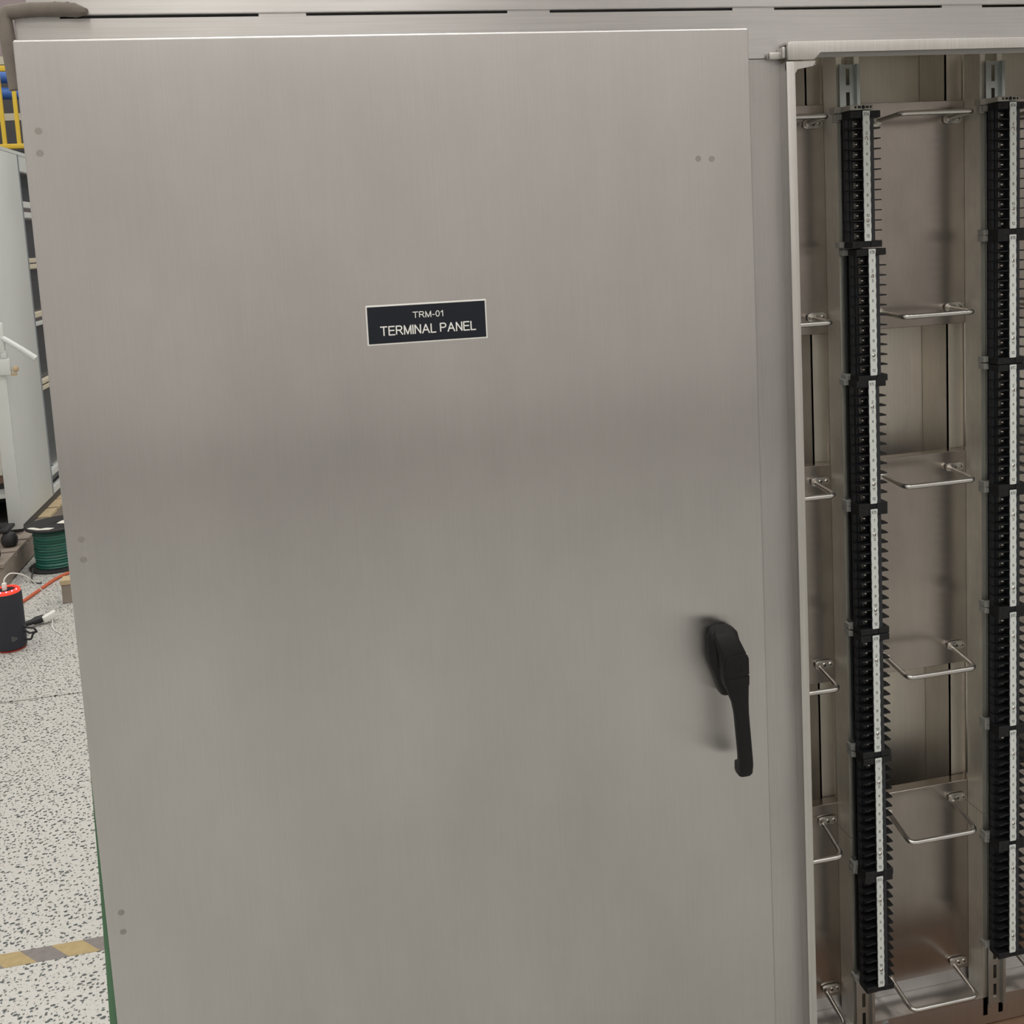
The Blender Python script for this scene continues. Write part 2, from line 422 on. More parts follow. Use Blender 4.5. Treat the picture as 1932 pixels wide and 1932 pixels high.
# ---------------------------------------------------------------- the enclosure
ENC = empty('terminal_enclosure', 'large brushed stainless steel terminal enclosure with its right bay standing open', 'cabinet', (0, 1290, 0))
OFF = Matrix.Translation((0, -1.29, 0))
def enc(mb, name, mat, parent=None, **k):
    """a part of the enclosure, modelled in hall coordinates"""
    o = mb.build(name, mat, parent or ENC, **k)
    o.matrix_parent_inverse = OFF if parent is None else Matrix.Identity(4)
    return o
TOP = 1960
ZB = 120
# front sheet: header below the drip rail, with the slots between the two left open
mb = MB(); mb.box(-318, 1640, 1290, 1294, 1814, 1877.5)
slots = [(-268, -40), (17, 270), (326, 578), (638, 891), (954, 1200), (1265, 1510)]
xs = [-318] + [x for s in slots for x in s] + [1640]
for i in range(0, len(xs), 2): mb.box(xs[i], xs[i+1], 1290, 1294, 1877.5, 1881.2)
enc(mb, 'header_panel', 'header', smooth=False)
enc(MB().box(-314, 640, 1297, 1300, 1868, 1892), 'slot_light_block', 'darkgrey', smooth=False)  # dark sheet added to stop light showing through the slots
# drip rail over the slots: a small bend, then a face that leans back
pts = [(1294, 1881.2), (1289.2, 1881.2), (1288.4, 1882.2), (1288.4, 1884), (1288.6, 1886), (1290.5, 1960), (1304, 1960), (1308, 1960), (1297, 1890)]
enc(MB().prism(pts, 'X', -303, 1640), 'drip_rail', 'header')
# opening added in the unseen roof lets lamp light into the left bay
enc(MB().box(640, 1640, 1304, 1640, 1958, 1961).box(-318, -200, 1304, 1640, 1958, 1961).box(-200, 640, 1304, 1330, 1958, 1961).box(-200, 640, 1612, 1640, 1958, 1961), 'roof_panel', 'header', smooth=False)
enc(MB().box(-318, -315, 1294, 1640, ZB, 1880), 'side_panel', 'post', smooth=False)
enc(MB().box(1637, 1640, 1294, 1640, ZB, 1958), 'side_panel', 'post', smooth=False)
enc(MB().box(-305, 1640, 1620, 1623, ZB, 1958), 'back_panel', 'inner', smooth=False)
enc(MB().box(-302, 1637, 1294, 1620, ZB-3, ZB), 'floor_pan', 'pan', smooth=False)
enc(MB().box(660, 1637, 1300, 1620, 1868, 1871), 'inner_roof', 'roofin', smooth=False)
enc(MB().box(586, 645, 1290, 1294, ZB, 1812.4), 'centre_post', 'post', smooth=False)
enc(MB().box(-318, -280, 1290, 1294, ZB, 1812.4), 'end_post', 'post', smooth=False)
enc(MB().box(1532, 1640, 1290, 1294, ZB, 1812.4), 'end_post', 'post', smooth=False)
enc(MB().box(-305, 1640, 1290, 1294, 40, 140), 'sill_panel', 'header', smooth=False)
enc(MB().box(-290, 1620, 1300, 1610, 0, 60), 'plinth', 'darkgrey', smooth=False)
# flanged lips round the two openings
mb = MB()
mb.box(643, 656, 1268, 1300, 140, 1805.5, 1.6)
mb.prism([(643, 1794), (656, 1790), (659, 1795), (682, 1799), (686, 1805.5), (643, 1805.5)], 'Y', 1268.6, 1272)
mb.box(1520, 1533, 1268, 1300, 140, 1818, 1.6)
enc(mb, 'opening_lip', 'lip')
mb = MB()
mb.prism([(645, 1807), (682, 1807), (688, 1811), (692, 1817.5), (1533, 1817.5), (1533, 1831.5), (650, 1831.5), (645.6, 1829.5), (645, 1826)], 'Y', 1267, 1271.5, 1.0)
mb.box(645, 1533, 1271.5, 1300, 1828, 1831.2)
enc(mb, 'lip_head', 'lip')
enc(MB().box(624, 646, 1279, 1290, 1810.5, 1820, 1.5).box(640, 646, 1273, 1290, 1810.5, 1826, 1.5), 'corner_tab', 'lip')
mb = MB(); mb.box(-296, -284, 1274, 1300, 240, 1836); mb.box(570, 582, 1274, 1290, 240, 1836); mb.box(-284, 570, 1274, 1290, 1824, 1836)
enc(mb, 'opening_lip', 'lip', smooth=False)
enc(MB().box(574, 584.4, 1271.2, 1289, 240, 1843), 'door_seam_shade', 'black', smooth=False)  # black strip standing in for the shade in the door seam
# hexagon nut and clip inside the left top corner
mb = MB(); mb.cyl((763, 1480, 1834), (1, 0.05, 0), 6.5, 13, 6)
enc(mb, 'hex_nut', 'chrome', angle=20)
enc(MB().box(776, 800, 1478, 1482, 1833, 1841, 1), 'nut_clip', 'strut')

# upright channels
def strut(x0):
    mb = MB(); x1 = x0+40
    for z0, z1 in ((140, 529.2), (530.2, 1851)):
        prof = [(x0, 1482), (x0+9, 1482), (x0+9, 1489), (x0+6.5, 1489), (x0+6.5, 1484.5), (x0+2.5, 1484.5), (x0+2.5, 1520.5), (x1-2.5, 1520.5),
                (x1-2.5, 1484.5), (x1-6.5, 1484.5), (x1-6.5, 1489), (x1-9, 1489), (x1-9, 1482), (x1, 1482), (x1, 1523), (x0, 1523)]
        mb.prism(prof, 'Z', z0, z1)
    enc(mb, 'mounting_strut', 'strut', angle=30)
    # frame upright behind it
    mb = MB(); mb.box(x0-19, x0+10, 1546, 1549, 140, 1866).box(x0+7, x0+10, 1540, 1619, 140, 1866).box(x0-19, x0-17, 1546, 1619, 140, 1866)
    enc(mb, 'frame_upright', 'inner', smooth=False)
strut(835.5); strut(1092); 
# mounting plates
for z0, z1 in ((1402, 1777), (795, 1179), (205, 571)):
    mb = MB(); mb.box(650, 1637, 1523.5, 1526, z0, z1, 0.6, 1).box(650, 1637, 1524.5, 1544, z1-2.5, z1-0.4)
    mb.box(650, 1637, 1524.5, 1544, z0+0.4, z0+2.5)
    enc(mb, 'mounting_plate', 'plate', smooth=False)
# bottom channel with fixing screw
mb = MB(); mb.box(640, 1637, 1482, 1600, 172, 176, 1).box(640, 1637, 1482, 1485, 122, 174, 1).box(640, 1637, 1530, 1533, 176, 214, 0.5, 1)
enc(mb, 'bottom_channel', 'post')
enc(MB().cyl((897, 1482, 167), (0, -1, 0), 6, 4, 6), 'channel_bolt', 'zinc')

# cable rings bolted to the plates
def cable_ring(xr, zf, zb):
    xl = xr-128
    rod = MB().tube(fillet([(xr, 1522, zb), (xr, 1450, zf), (xl, 1450, zf), (xl, 1522, zb)], 13), 4.2, 12)
    o = enc(rod, 'cable_ring', 'rod')
    for s, x in ((1, xr), (-1, xl)):
        tb = [(x+s*a, zb+b) for a, b in ((-6, 0), (-5, 5), (0, 7.5), (22, 7.5), (27, 5), (28, 0), (27, -5), (22, -7.5), (0, -7.5), (-5, -5))]
        t = MB().prism(tb if s > 0 else tb[::-1], 'Y', 1518.5, 1522.8, 0.8).build('mounting_tab', 'rod', o)
        MB().cyl((x, 1519, zb), (0, -1, 0), 5.6, 7, 6).build('hex_nut', 'chrome', o, angle=20)
        for a in (11, 22):
            sb = MB().cyl((x+s*a, 1518.5, zb), (0, -1, 0), 4.2, 1.8, 12, 3.2)
            sb.build('screw', 'chrome', o)
            MB().box(x+s*a-2.4, x+s*a+2.4, 1516.4, 1516.75, zb-0.5, zb+0.5).box(x+s*a-0.5, x+s*a+0.5, 1516.4, 1516.75, zb-2.4, zb+2.4).build('screw_slot', 'dark', o, smooth=False)
    return o
for xr in (803, 1057, 1311):
    for zf, zb in ((1751, 1746), (1428, 1431), (1147, 1152), (819, 829), (523, 543), (211, 223)):
        cable_ring(xr, zf, zb)

# DIN rails
def din_rail(xc):
    mb = MB()
    for s in (-1, 1):
        a, b, c = xc+s*13.5, xc+s*17.5, xc+s*3.2
        mb.box(min(a, b), max(a, b), 1474.5, 1475.7, 160, 1833)
        mb.box(min(a, xc+s*12.3), max(a, xc+s*12.3), 1474.5, 1482, 160, 1833)
        mb.box(min(a, c), max(a, c), 1480.8, 1482, 160, 1833)
    z = 1833-6
    first = True
    while z > 160:
        n = z-(11 if not first else 0)
        mb.box(xc-3.2, xc+3.2, 1480.8, 1482, n, z if not first else 1833)
        first = False
        z = n-26
    return enc(mb, 'din_rail', 'zinc', smooth=False)
din_rail(855); din_rail(1115)

# ---------------------------------------------------------------- the door (a part of the enclosure)
mb = MB(); mb.box(-313, 582, 1250, 1271, 235, 1847, 3.2, 4)
DOOR = enc(mb, 'door', 'door')
for x, z in ((-295, 1744), (-296, 1719), (-295, 1261), (-295, 1236), (-294, 779), (-294, 753), (506, 1681), (525, 1680)):
    MB().cyl((x, 1250.2, z), (0, -1, 0), 4.1, 0.5, 20, 3.9).build('stud_mark', 'mark', DOOR)
mb = MB()   # green strip along the lower hinge edge, wider towards the bottom
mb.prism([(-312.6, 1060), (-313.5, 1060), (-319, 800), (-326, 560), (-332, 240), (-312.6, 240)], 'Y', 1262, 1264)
MB().box(-313.6, -312.8, 1256, 1262, 240, 1100).build('edge_gasket', 'black', DOOR, smooth=False)
g = mb.build('edge_strip', 'green', DOOR, smooth=False); g['label'] = 'green strip'
# handle: escutcheon, swinging lever, lock
def rr(cx, cy, hx, hy, z, r, n=4):
    out = []
    for sx, sy, a0 in ((1, 1, 0), (-1, 1, 90), (-1, -1, 180), (1, -1, 270)):
        for k in range(n+1):
            a = R(a0+90*k/n); out.append((cx+sx*(hx-r)+r*math.cos(a), cy+sy*(hy-r)+r*math.sin(a), z))
    return out
def sections(lst):
    return MB().loft([rr((a+b)/2, (f+k)/2, (b-a)/2, (k-f)/2, z, min(r, (b-a)/2-.2, (k-f)/2-.2)) for z, a, b, f, k, r in lst])
# (z, x left, x right, y front, y back, corner radius)
base = [(1047, 503, 523, 1238, 1251, 4), (1044.5, 496, 529, 1230, 1251, 8), (1040, 492, 533, 1226, 1251, 10), (1030, 490, 535, 1224, 1251, 11), (1003, 490, 535, 1222, 1251, 11),
        (990, 494, 534, 1222, 1251, 10), (970, 501, 533, 1224, 1251, 8), (957, 505, 533, 1226, 1251, 7), (953, 507, 532, 1230, 1251, 6)]
hb = sections(base).build('handle_base', 'handle', DOOR, angle=50)
lev = [(1049, 497, 523, 1222, 1228, 3), (1044, 494, 525, 1217, 1229, 5), (1034, 495, 529, 1211, 1230, 6), (1020, 498, 534, 1205, 1230, 6), (1003, 498.5, 535.5, 1203, 1230, 6), (990, 499.5, 536, 1203, 1228, 6),
       (978, 502, 536, 1204, 1225, 5), (966, 507, 536, 1205, 1222, 5), (951, 512.5, 535, 1205, 1219, 4), (935, 515, 535, 1205, 1218, 4), (900, 517, 536.5, 1204, 1217, 4),
       (875, 518.5, 538, 1204, 1217, 4), (863, 519, 538.5, 1204, 1219, 4), (860, 519, 538.5, 1204, 1228, 4), (849, 518.5, 538, 1205, 1229, 5), (845.5, 519, 536, 1207, 1227, 5)]
hl = sections(lev).build('handle_lever', 'handle', DOOR, angle=50)
ring = []
for rad, y in ((8.2, 1204), (8.2, 1202.4), (7.4, 1202.2), (7.2, 1203.6)):
    ring.append([(518+rad*math.cos(2*math.pi*i/28), y, 1004+rad*math.sin(2*math.pi*i/28)) for i in range(28)])
MB().loft(ring).build('lock_cylinder', 'black', DOOR)
MB().prism([(503, 988), (535, 990), (534.5, 977), (515, 973), (508, 977)], 'Y', 1202.2, 1204.5, 0.8).build('finger_pad', 'handle', DOOR)
MB().prism([(500.5, 1011), (503, 1017.5), (507, 1020), (529, 1021), (533, 1019), (535, 1014), (535, 992), (502, 991)], 'Y', 1202.6, 1205, 0.8).build('lock_pad', 'handle', DOOR)

# ---------------------------------------------------------------- nameplate
NP = empty('nameplate', 'black engraved nameplate with white border reading TRM-01 TERMINAL PANEL', 'sign', (137.5, 1250, 1492.3))
NP.rotation_euler = (0, R(0.45), 0)
MB().box(-76, 76, -1.5, 0, -25, 25, 0.5, 1).build('plate_border', 'signwhite', NP, smooth=False)
MB().box(-74.2, 74.2, -1.9, -1.4, -23, 23).build('plate_face', 'signface', NP, smooth=False)
mb = MB(); add_text(mb, 'TRM-01', 1.2, 10.4, -2.0, 8.0, 38.5); add_text(mb, 'TERMINAL PANEL', 1.0, -7.6, -2.0, 12.0, 121)
mb.build('lettering', 'signwhite', NP, smooth=False)

# ---------------------------------------------------------------- terminal blocks
P = 15.875
TB_PARTS = None
def wavy_label():
    pts = []
    zt, zb = 18.5, -11*P-8
    n = 60
    for i in range(n+1):
        z = zb + (zt-zb)*i/n
        pts.append((5.7+0.35*math.cos(2*math.pi*z/P), z))
    for i in range(n+1):
        z = zt - (zt-zb)*i/n
        pts.append((-5.7-0.25*math.cos(2*math.pi*z/P), z))
    return MB().prism(pts, 'Y', 0, 1.6)
def block_proto():
    """list of (name, mesh object, material, sub-parts) built once at the origin: label face at y=0, mark 1 at z=0"""
    root = bpy.data.objects.new('terminal_block', None); COL.objects.link(root)
    zb = -11*P-P/2
    mb = MB()
    mb.box(-25, 21, 19, 27, zb, 8); mb.box(-15, 15, 27, 39.2, zb, 8)                  # moulded base
    mb.box(-2.8, 13, 1.4, 20, zb, 8)                                                  # centre ridge and its shoulder
    mb.box(-20, -2.8, 17, 20, zb, 8)
    mb.build('base', 'blackbase', root, smooth=False)
    for z0, z1 in ((8, 18.8), (zb-10.4, zb)):                                          # thick end walls with fixing holes
        e = MB()
        e.box(-26, -6.5, 2, 27, z0, z1, 0.6, 1); e.box(6.5, 25.5, 2, 27, z0, z1, 0.6, 1); e.box(-6.5, 6.5, 3.2 if z0 < 0 else 1.4, 27, z0, z1); e.box(-15, 15, 27, 39.2, z0, z1)
        w = e.build('end_wall', 'black', root, smooth=False)
        zc = (z0+z1)/2
        for x in (-17.5, 17.8): MB().cyl((x, 2.05, zc), (0, -1, 0), 3.0, 0.3, 14).build('fixing_hole', 'dark', w, smooth=False)
    bar = MB().prism([(-26, 2), (-25.2, 1), (-18, 0.6), (-17, 2.4), (-2.8, 2.4), (-2.8, 19.5), (-26, 27)], 'Z', -1.0, 1.0).prism([(12.5, 1.8), (25.4, 2.4), (26, 3.2), (26, 17), (21, 26), (12.5, 27)], 'Z', -0.9, 0.9)
    b0 = bar.build('barrier', 'black', root, smooth=False); b0.location = (0, 0, -P/2/1000)
    for k in range(1, 11):
        c = copy_obj(b0, root); c.location = (0, 0, -(k+0.5)*P/1000)
    sc = MB(); sc.box(-15.6, -3.2, 15, 17.2, -5.6, 5.6, 0.8, 1)
    s0 = sc.build('clamp_plate', 'washer', root)
    hd = MB(); hd.sphere((0, 0, 0), 3.3, 6, 0.8); bmesh.ops.rotate(hd.bm, verts=hd.bm.verts, matrix=Matrix.Rotation(R(90), 3, 'X')); bmesh.ops.translate(hd.bm, verts=hd.bm.verts, vec=(-0.0094, 0.0148, 0)); hd.build('screw_head', 'screw', s0)
    sl = MB(); sl.box(-11.6, -7.2, 12.3, 12.7, -0.5, 0.5); sl.build('screw_slot', 'dark', s0, smooth=False)
    for k in range(1, 12):
        c = copy_obj(s0, root); c.location = (0, 0, -k*P/1000)
        for ch in list(s0.children): copy_obj(ch, c)
    lab = wavy_label().build('marker_strip', 'white', root, smooth=False)
    mb = MB()
    for k in range(12): add_text(mb, str(k+1), 0, -k*P, -0.12, 4.8, t=0.15)
    mb.build('numerals', 'ink', lab, smooth=False)
    for k in (1.5, 9.5):
        c = MB().lathe((0, 0, 0), [(3.1, 0), (3.1, 0.8), (2.2, 1.7), (0.5, 2.0)], 16)
        bmesh.ops.rotate(c.bm, verts=c.bm.verts, matrix=Matrix.Rotation(R(90), 3, 'X'))
        bmesh.ops.translate(c.bm, verts=c.bm.verts, vec=(0, 0.0001, -k*P/1000))
        c.build('strip_screw', 'chrome', lab)
        c = MB().box(-2.4, 2.4, -2.1, -1.6, -k*P-0.45, -k*P+0.45)
        bmesh.ops.rotate(c.bm, cent=(0, 0, -k*P/1000), verts=c.bm.verts, matrix=Matrix.Rotation(R(25+30*k), 3, 'Y'))
        c.build('screw_slot', 'dark', lab, smooth=False)
    for z0, z1 in ((8.5, 18.5), (zb-10, zb-0.5)):
        c = MB(); c.box(-31, -15.2, 31, 38.8, z0, z1, 0.8, 1); c.box(-31, -26.2, 38, 47, z0, z1, 0.8, 1); c.box(-27, -20, 28, 32, z0+1, z0+4, 0.5, 1); c.box(-27, -24, 28, 32, z0+4, z1-1, 0.5, 1)
        c.build('rail_clip', 'clip', root, smooth=False)
    return root
proto = block_proto()
def copy_block(src):
    r = src.copy(); COL.objects.link(r)
    for ch in list(src.children):
        c = copy_obj(ch, r)
        for g in list(ch.children): copy_obj(g, c)
    return r
left = [(859, 1737), (865.5, 1523), (862, 1313.5), (862, 1103), (862, 890), (863, 677), (862, 466)]
right = [(1117, 1743), (1116.5, 1532), (1117, 1319), (1117, 1108), (1117, 896), (1117, 686), (1116, 477)]
n = 0
for row, xz, side in ((5, left, 'left'), (6, right, 'right')):
    for k, (x, z) in enumerate(xz):
        r = proto if n == 0 else copy_block(proto)
        n += 1
        code = '%dT%s' % (row, 'ABCDEFG'[k])
        r.location = (x/1000, 1.435, z/1000)
        tag(r, 'black twelve-point terminal block marked %s on the %s rail' % (code, side), 'terminal block', 'terminal blocks on the two rails')
        r['code'] = code
for r in [o for o in COL.objects if o.get('code')]:
    lab = [c for c in r.children if c.name.startswith('marker_strip')][0]
    mb = MB(); add_text(mb, r['code'], 0, 13.2, -0.12, 5.0, 8.6, t=0.14)
    mb.build('heading', 'ink', lab, smooth=False)
    del r['code']
# grey end brackets clamped on the rails above the top blocks
for x, z, lb in ((859, 1757, 'pale grey end bracket clamped above block 5TA on the left rail'), (1117, 1763, 'pale grey end bracket clamped above block 6TA on the right rail')):
    e = empty('end_bracket', lb, 'bracket', (x, 1435, z), 'end brackets on the rails')
    MB().box(-26, 13, 2, 42, 0, 8, 0.8, 1).box(-36, -24, 30, 48, -1, 9, 1, 1).box(-33, -26, 36, 46, -14, -2, 0.6, 1).build('bracket_body', 'endclip', e, smooth=False)
    for hx, hw in ((-17, 3), (-10.5, 5.2), (3, 5.2), (9, 3)): MB().box(hx-hw/2, hx+hw/2, 1.75, 2.1, 2.6, 6).build('bracket_hole', 'dark', e, smooth=False)
    MB().cyl((-3.8, 2.1, 4.2), (0, -1, 0), 3.0, 0.4, 14).build('bracket_hole', 'dark', e, smooth=False)

# ---------------------------------------------------------------- foam guard on the top left corner
def foam():
    path = fillet([(-236, 0, 1884.5), (-258, 0, 1887.5), (-300, 0, 1887.5), (-328.5, 0, 1884), (-322, 0, 1796)], 9, 6)
    mb = MB(); rings = []
    N = len(path)
    for i, p in enumerate(path):
        t = (path[min(i+1, N-1)]-path[max(i-1, 0)]).normalized(); nrm = Vector((-t.z, 0, t.x))
        w = 7.8 + 0.25*math.sin(i*2.1)
        if i == 0: w = 3.0
        pr = [(-1, 0), (-0.95, -9), (-0.6, -13), (0.6, -13), (0.95, -9), (1, 0)]
        rings.append([(p.x+nrm.x*a*w, 1289.8+b, p.z+nrm.z*a*w) for a, b in pr])
    mb.loft(rings)
    for k, (x, z, q) in enumerate(((-246, 1888, 2.6), (-256, 1892.5, 2.8), (-270, 1893.5, 2.2), (-241, 1884, 2.4))): mb.sphere((x, 1281, z), q, 5)
    o = mb.build('corner_guard', 'foam', angle=60)
    tag(o, 'torn grey foam guard wrapped over top left corner of steel enclosure', 'edge guard')
foam()

# ---------------------------------------------------------------- floor tape
t = MB().box(-2600, 420, -25, 25, 0, 0.8).build('floor_tape', 'hazard', smooth=False)
t.location = (0, 2.332, 0)
tag(t, 'worn yellow and black striped hazard tape stuck across the flecked floor', 'floor tape')

# ---------------------------------------------------------------- speaker
SP = empty('portable_speaker', 'black cylindrical portable speaker with glowing red rim standing on the floor', 'speaker', (-1330, 4322, 0))
SP.scale = (1.03, 1.03, 1.06)
MB().lathe((0, 0, 0), [(50, 6), (56, 12), (57, 40), (57, 215), (55, 226), (52, 228)], 32).build('body', 'spkr', SP)
MB().lathe((0, 0, 0), [(44, 0), (50, 1), (53, 6), (50, 7)], 32).build('bottom_rim', 'red', SP)
MB().lathe((0, 0, 0), [(53, 227), (52, 236), (46, 241), (36, 240), (34, 228)], 32).build('light_ring', 'redglow', SP)
MB().lathe((0, 0, 0), [(34, 229), (34, 237), (10, 236), (0.1, 236)], 24).build('top_cap', 'black', SP)
mb = MB()
for k in range(6):
    a = R(-150+k*26); mb.sphere((46*math.cos(a), 46*math.sin(a), 239), 3.2, 6)
mb.build('led_dots', 'led', SP)
mb = MB()
for k, w in enumerate((10, 18, 22, 22, 14)):
    a0 = R(-72); 
    for j in range(4):
        a = a0 + w*j/4/57.6; b = a0 + w*(j+0.8)/4/57.6; z = 62-k*4.2
        v = [mb.V((57.5*math.cos(q), 57.5*math.sin(q), zz)) for q, zz in ((a, z), (b, z), (b, z+1.2), (a, z+1.2))]
        mb.face(v)
mb.build('rating_print', 'clip', SP, smooth=False)
mb = MB(); mb.tube(smooth_path([(52, -14, 92), (70, -20, 84), (92, -22, 78), (100, -20, 66), (86, -18, 50), (78, -18, 34), (56, -14, 36)]), 4, 8)
mb.tube(smooth_path([(54, -10, 72), (76, -14, 58), (104, -16, 60)]), 4, 8)
mb.build('carry_strap', 'rubber', SP)
MB().box(-8, 8, -20, -4, 238, 268, 3).build('cable_plug', 'whitecable', SP)

# adapter, cables
ad = empty('usb_adapter', 'small white charger plugged into a black extension cord socket', 'charger', (-1262, 4566, 0))
MB().box(-2, 58, -14, 14, 8, 36, 4).build('body', 'whitecable', ad)
ad.rotation_euler = (0, R(-14), R(38))
c = MB().tube(smooth_path([(-1330, 4310, 282), (-1327, 4316, 300), (-1305, 4340, 312), (-1262, 4400, 268), (-1226, 4500, 150), (-1214, 4570, 60), (-1222, 4585, 40)]), 2.6, 8).build('charging_cable', 'whitecable')
tag(c, 'thin white cable arching from the speaker top down to the charger', 'cable')
c = MB().tube(smooth_path([(-1236, 4580, 24), (-1230, 4565, 6), (-1222, 4520, 3), (-1195, 4460, 3), (-1150, 4400, 3)]), 2.4, 8).build('loose_cable', 'whitecable')
tag(c, 'short white cable lying on the floor in front of the charger', 'cable')
c = empty('extension_cord', 'orange extension cord with black socket lying behind the speaker', 'cord', (-1330, 4520, 0))
MB().tube(smooth_path([(-120, 330, 8), (-100, 400, 7), (-66, 540, 7), (-22, 690, 7), (60, 800, 7), (230, 1020, 7), (700, 1180, 7), (1300, 900, 7), (2000, 1050, 7)]), 8, 10).build('cord', 'orange', c)
MB().tube(smooth_path([(-120, 330, 8), (-110, 160, 8), (-60, 20, 14), (-20, 8, 20)]), 6, 10).build('cord_end', 'orange', c)
MB().tube([(-22, 6, 20), (-8, 14, 20), (20, 32, 22), (30, 38, 22), (52, 54, 23), (62, 62, 24)], 14, 12, rad=[7, 11, 12, 16, 17, 15]).build('socket', 'rubber', c)

# spool of green wire
SPL = empty('wire_spool', 'black spool of green wire with torn white stickers on its top flange', 'spool', (-1400, 5440, 0))
MB().lathe((0, 0, 0), [(20, 0), (142, 0), (146, 4), (146, 10), (140, 14), (20, 14)], 40).build('bottom_flange', 'rubber', SPL)
MB().lathe((0, 0, 0), [(20, 212), (140, 212), (146, 216), (146, 224), (142, 228), (20, 228)], 40).build('top_flange', 'rubber', SPL)
mb = MB(); prof = []
for k in range(45):
    z = 14+198*k/44; prof.append((112+2.2*math.sin(k*1.9)+1.5*math.sin(k*0.7), z))
mb.lathe((0, 0, 0), prof, 36); mb.build('wire_winding', 'wire', SPL)
for pts in ([(-120, -72), (-60, -118), (0, -132), (20, -110), (-20, -92), (-50, -98), (-90, -62), (-112, -56)], [(10, -20), (70, -40), (110, -10), (90, 40), (60, 20), (40, 45), (20, 20)]):
    MB().prism(pts, 'Z', 228, 229.2).build('sticker', 'paper', SPL, smooth=False)
MB().cyl((0, 0, 228), (0, 0, 1), 26, 0.8, 20).build('bore', 'dark', SPL)
c = MB().tube(smooth_path([(-1500, 5330, 30), (-1490, 5250, 6), (-1470, 5190, 4), (-1440, 5160, 4), (-1420, 5160, 4)]), 4, 8).build('green_wire_end', 'darkgrey')
tag(c, 'loose dark wire end curling on the floor below the green spool', 'wire')

# wooden blocks by the door edge
b = empty('wooden_block', 'small wooden block standing on the floor below the green wire spool', 'block', (-1228, 4832, 0))
MB().box(-16, 70, -20, 40, 0, 88, 2, 1).build('block', 'wood', b, smooth=False)
MB().box(-20, 90, -24, 44, 88, 112, 2, 1).build('cross_piece', 'palewood', b, smooth=False)

# pallet with its boards
PAL = empty('wooden_pallet', 'weathered grey wooden pallet in front of the white cabinet', 'pallet', (-2050, 5900, 0))
for k in range(8):
    y0 = -750+k*218
    MB().box(-520, 470, y0, y0+190, 102+(k % 3), 122+(k % 3), 2, 1).build('board', 'wood' if k < 4 else 'palewood', PAL, smooth=False)
for x in (-500, -20, 420):
    MB().box(x, x+50, -740, 960, 12, 102).build('stringer', 'wood', PAL, smooth=False)
for y in (-740, 100, 860): MB().box(-520, 470, y, y+90, 0, 12).build('bottom_board', 'wood', PAL, smooth=False)

# dolly on the pallet
D = empty('caster_dolly', 'low black dolly on round caster wheels resting on the grey pallet', 'dolly', (-1800, 5420, 124))
MB().box(-300, 120, 130, 190, 50, 92, 6).build('frame_bar', 'rubber', D)
for x, y, r in ((165, 40, 40), (145, -210, 46), (-160, 60, 40)):
    MB().lathe((x, y, 0), [(8, 0), (r*.8, 4), (r, r*.5), (r, r*1.1), (r*.7, r*1.7), (r*.3, r*1.9), (0.1, r*1.9)], 20).build('caster', 'rubber', D)
MB().box(120, 165, 20, 160, 72, 92, 5).build('caster_arm', 'rubber', D)

# white cabinet
CAB = empty('white_cabinet', 'tall white open-framed cabinet with a solid side panel, left of steel door', 'cabinet', (-1640, 5700, 0))
MB().box(-26, 0, 0, 690, 150, 2205, 6).build('side_panel', 'cabinet', CAB)
MB().box(-60, 10, -16, 8, 150, 2215, 5).build('front_edge', 'cabinet', CAB)
MB().box(-900, 0, 30, 1650, 124, 160).build('plinth', 'darkgrey', CAB, smooth=False)
MB().box(-900, -860, 0, 1650, 160, 2205).build('far_side', 'darkgrey', CAB, smooth=False)
MB().box(-860, -20, 640, 690, 160, 2205).build('inner_wall', 'darkgrey', CAB, smooth=False)
MB().box(-900, 0, 0, 1650, 2205, 2225).build('top', 'cabinet', CAB, smooth=False)
for z0, z1, mt in ((2110, 2205, 'cabinet'), (1898, 1935, 'cabinet'), (1838, 1872, 'cabinet'), (1570, 1597, 'cream'), (1534, 1562, 'cream'), (1240, 1272, 'cream'), (1190, 1215, 'cabinet'), (836, 862, 'cream'), (800, 826, 'cream'), (270, 310, 'cabinet'), (160, 205, 'cabinet')):
    MB().box(-32, -2, 690, 1650, z0, z1, 3, 1).build('cross_rail', mt, CAB, smooth=False)
zz = [205, 270, 310, 800, 862, 1190, 1272, 1534, 1597, 1838, 1935, 2110]
for k in range(0, len(zz), 2):
    for y0, y1, mt in ((700, 800, 'slate2'), (806, 860, 'cabinet'), (866, 1100, 'slate'), (1110, 1640, 'slate')):
        MB().box(-52 if mt != 'cabinet' else -44, -40, y0, y1, zz[k]+6, zz[k+1]-6).build('infill_panel', mt if mt != 'cabinet' else 'slate2', CAB, smooth=False)
MB().box(-34, 0, 690, 712, 160, 2205).box(-34, 0, 1620, 1650, 160, 2205).build('upright', 'slate2', CAB, smooth=False)
for z in (310, 690, 735):
    MB().box(-860, -30, 60, 640, z, z+(22 if z < 400 else 8)).build('shelf', 'cabinet' if z < 400 else 'slate2', CAB, smooth=False)
lv = MB().tube([(0, -24, 1200), (30, -34, 1180), (100, -36, 1128), (172, -36, 1068)], 15, 10, rad=[10, 15, 15, 17]).build('latch_lever', 'cabinet', CAB)
mb = MB(); mb.box(-30, 26, -40, -14, 1110, 1270, 8).box(-20, 44, -38, -14, 990, 1080, 8).box(0, 30, -36, -14, 1080, 1120, 4)
mb.build('latch_case', 'cabinet', CAB)
mb = MB(); mb.sphere((66, -30, 1020), 17, 8).box(40, 70, -34, -22, 985, 1000, 3); mb.build('latch_knob', 'palewood', CAB)

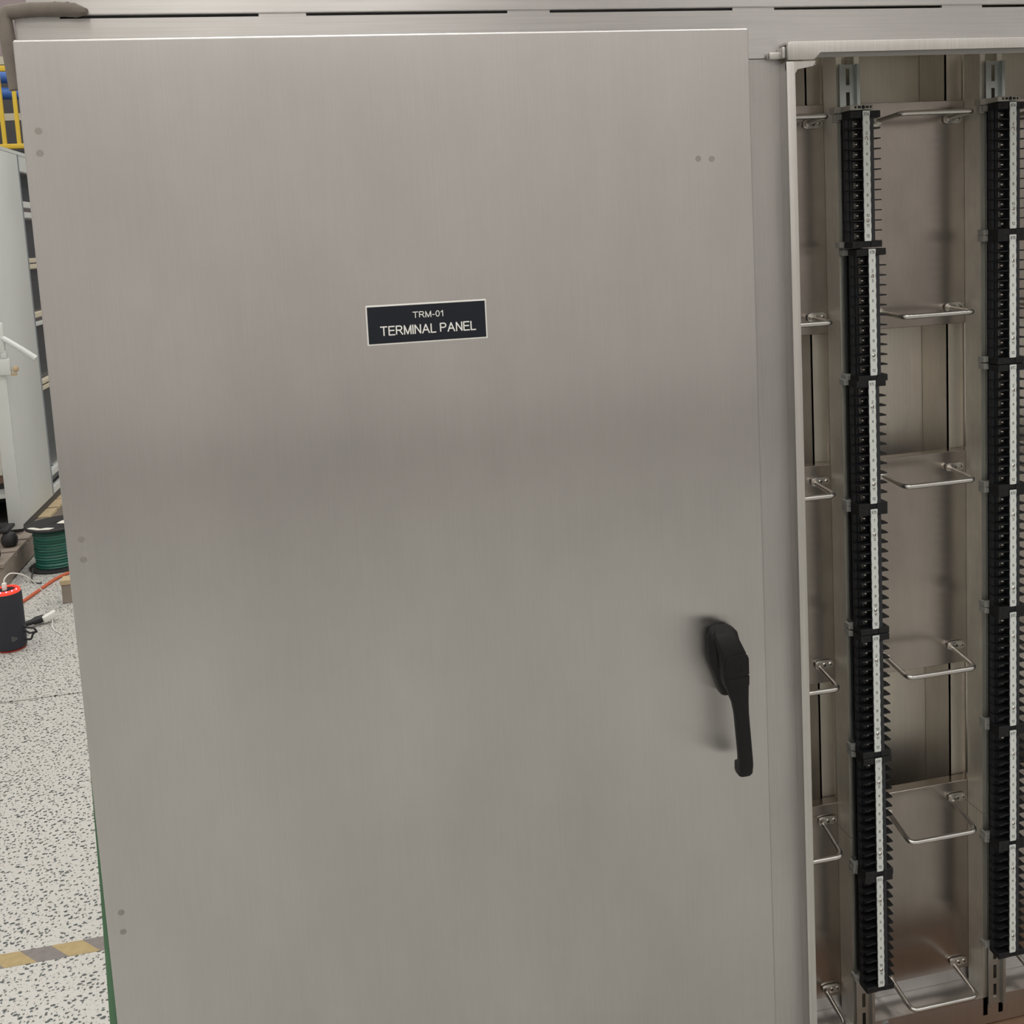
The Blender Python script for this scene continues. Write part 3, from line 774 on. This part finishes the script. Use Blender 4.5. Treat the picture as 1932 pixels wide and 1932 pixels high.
# what stands in the cabinet
d = empty('cable_drum', 'dark drum with a red band and white rag on the cabinet shelf', 'drum', (-1790, 5960, 332))
MB().cyl((0, -60, 120), (0, 1, 0), 118, 180, 28).build('drum', 'rubber', d)
MB().cyl((0, -66, 120), (0, 1, 0), 88, 8, 28).build('hub', 'brown', d)
MB().cyl((0, -20, 120), (0, 1, 0), 122, 40, 28).build('band', 'red', d)
MB().prism([(-90, 110), (-60, 215), (20, 246), (60, 205), (72, 150), (30, 120), (34, 80), (-40, 90)], 'Y', -82, -68, 3).build('rag', 'paper', d)
# mezzanine, railing, tarps
mz = empty('mezzanine', 'raised deck with cream edge beams behind the yellow railing', 'platform', (-3000, 8700, 0))
MB().box(-1500, 2600, -600, 2500, 2250, 2390).build('deck', 'darkgrey', mz, smooth=False)
MB().box(-1500, 2600, 700, 760, 2780, 2840).build('edge_beam', 'cream', mz, smooth=False)
MB().box(-1500, 2600, 500, 560, 3215, 3280).build('edge_beam', 'cream', mz, smooth=False)
MB().box(-1500, 2600, 640, 700, 3120, 3200).build('roof_beam', 'brown', mz, smooth=False)
MB().box(-1500, 2600, 2400, 2500, 2390, 3500).build('back_panel', 'darkgrey', mz, smooth=False)
MB().box(-1500, 2600, 2380, 2500, 3500, 5200).build('back_wall', 'mauve', mz, smooth=False)
for x in (-1300, 2300): MB().box(x, x+120, 0, 120, 0, 2250).build('post', 'cream', mz, smooth=False)
rl = empty('yellow_railing', 'yellow steel guard railing along the raised deck at upper left', 'railing', (-2100, 8000, 2390))
MB().box(-1200, 500, -20, 20, 565, 605, 5).build('top_rail', 'yellow', rl)
MB().box(-1200, 500, -20, 20, 10, 45, 5).build('bottom_rail', 'yellow', rl)
for k in range(16): MB().box(-1115+k*98, -1090+k*98, -12, 12, 40, 570).build('baluster', 'yellow', rl, smooth=False)
for i, (z, r, lb) in enumerate(((3020, 46, 'upper rolled blue tarp behind the yellow railing'), (2895, 46, 'lower rolled blue tarp behind the yellow railing'))):
    b = MB().tube([(-3600, 8600, z+40), (-2600, 8600, z+10), (-2300, 8600, z-5), (-1500, 8600, z-40)], r, 14).build('rolled_tarp', 'blue')
    tag(b, lb, 'tarp', 'rolled blue tarps')
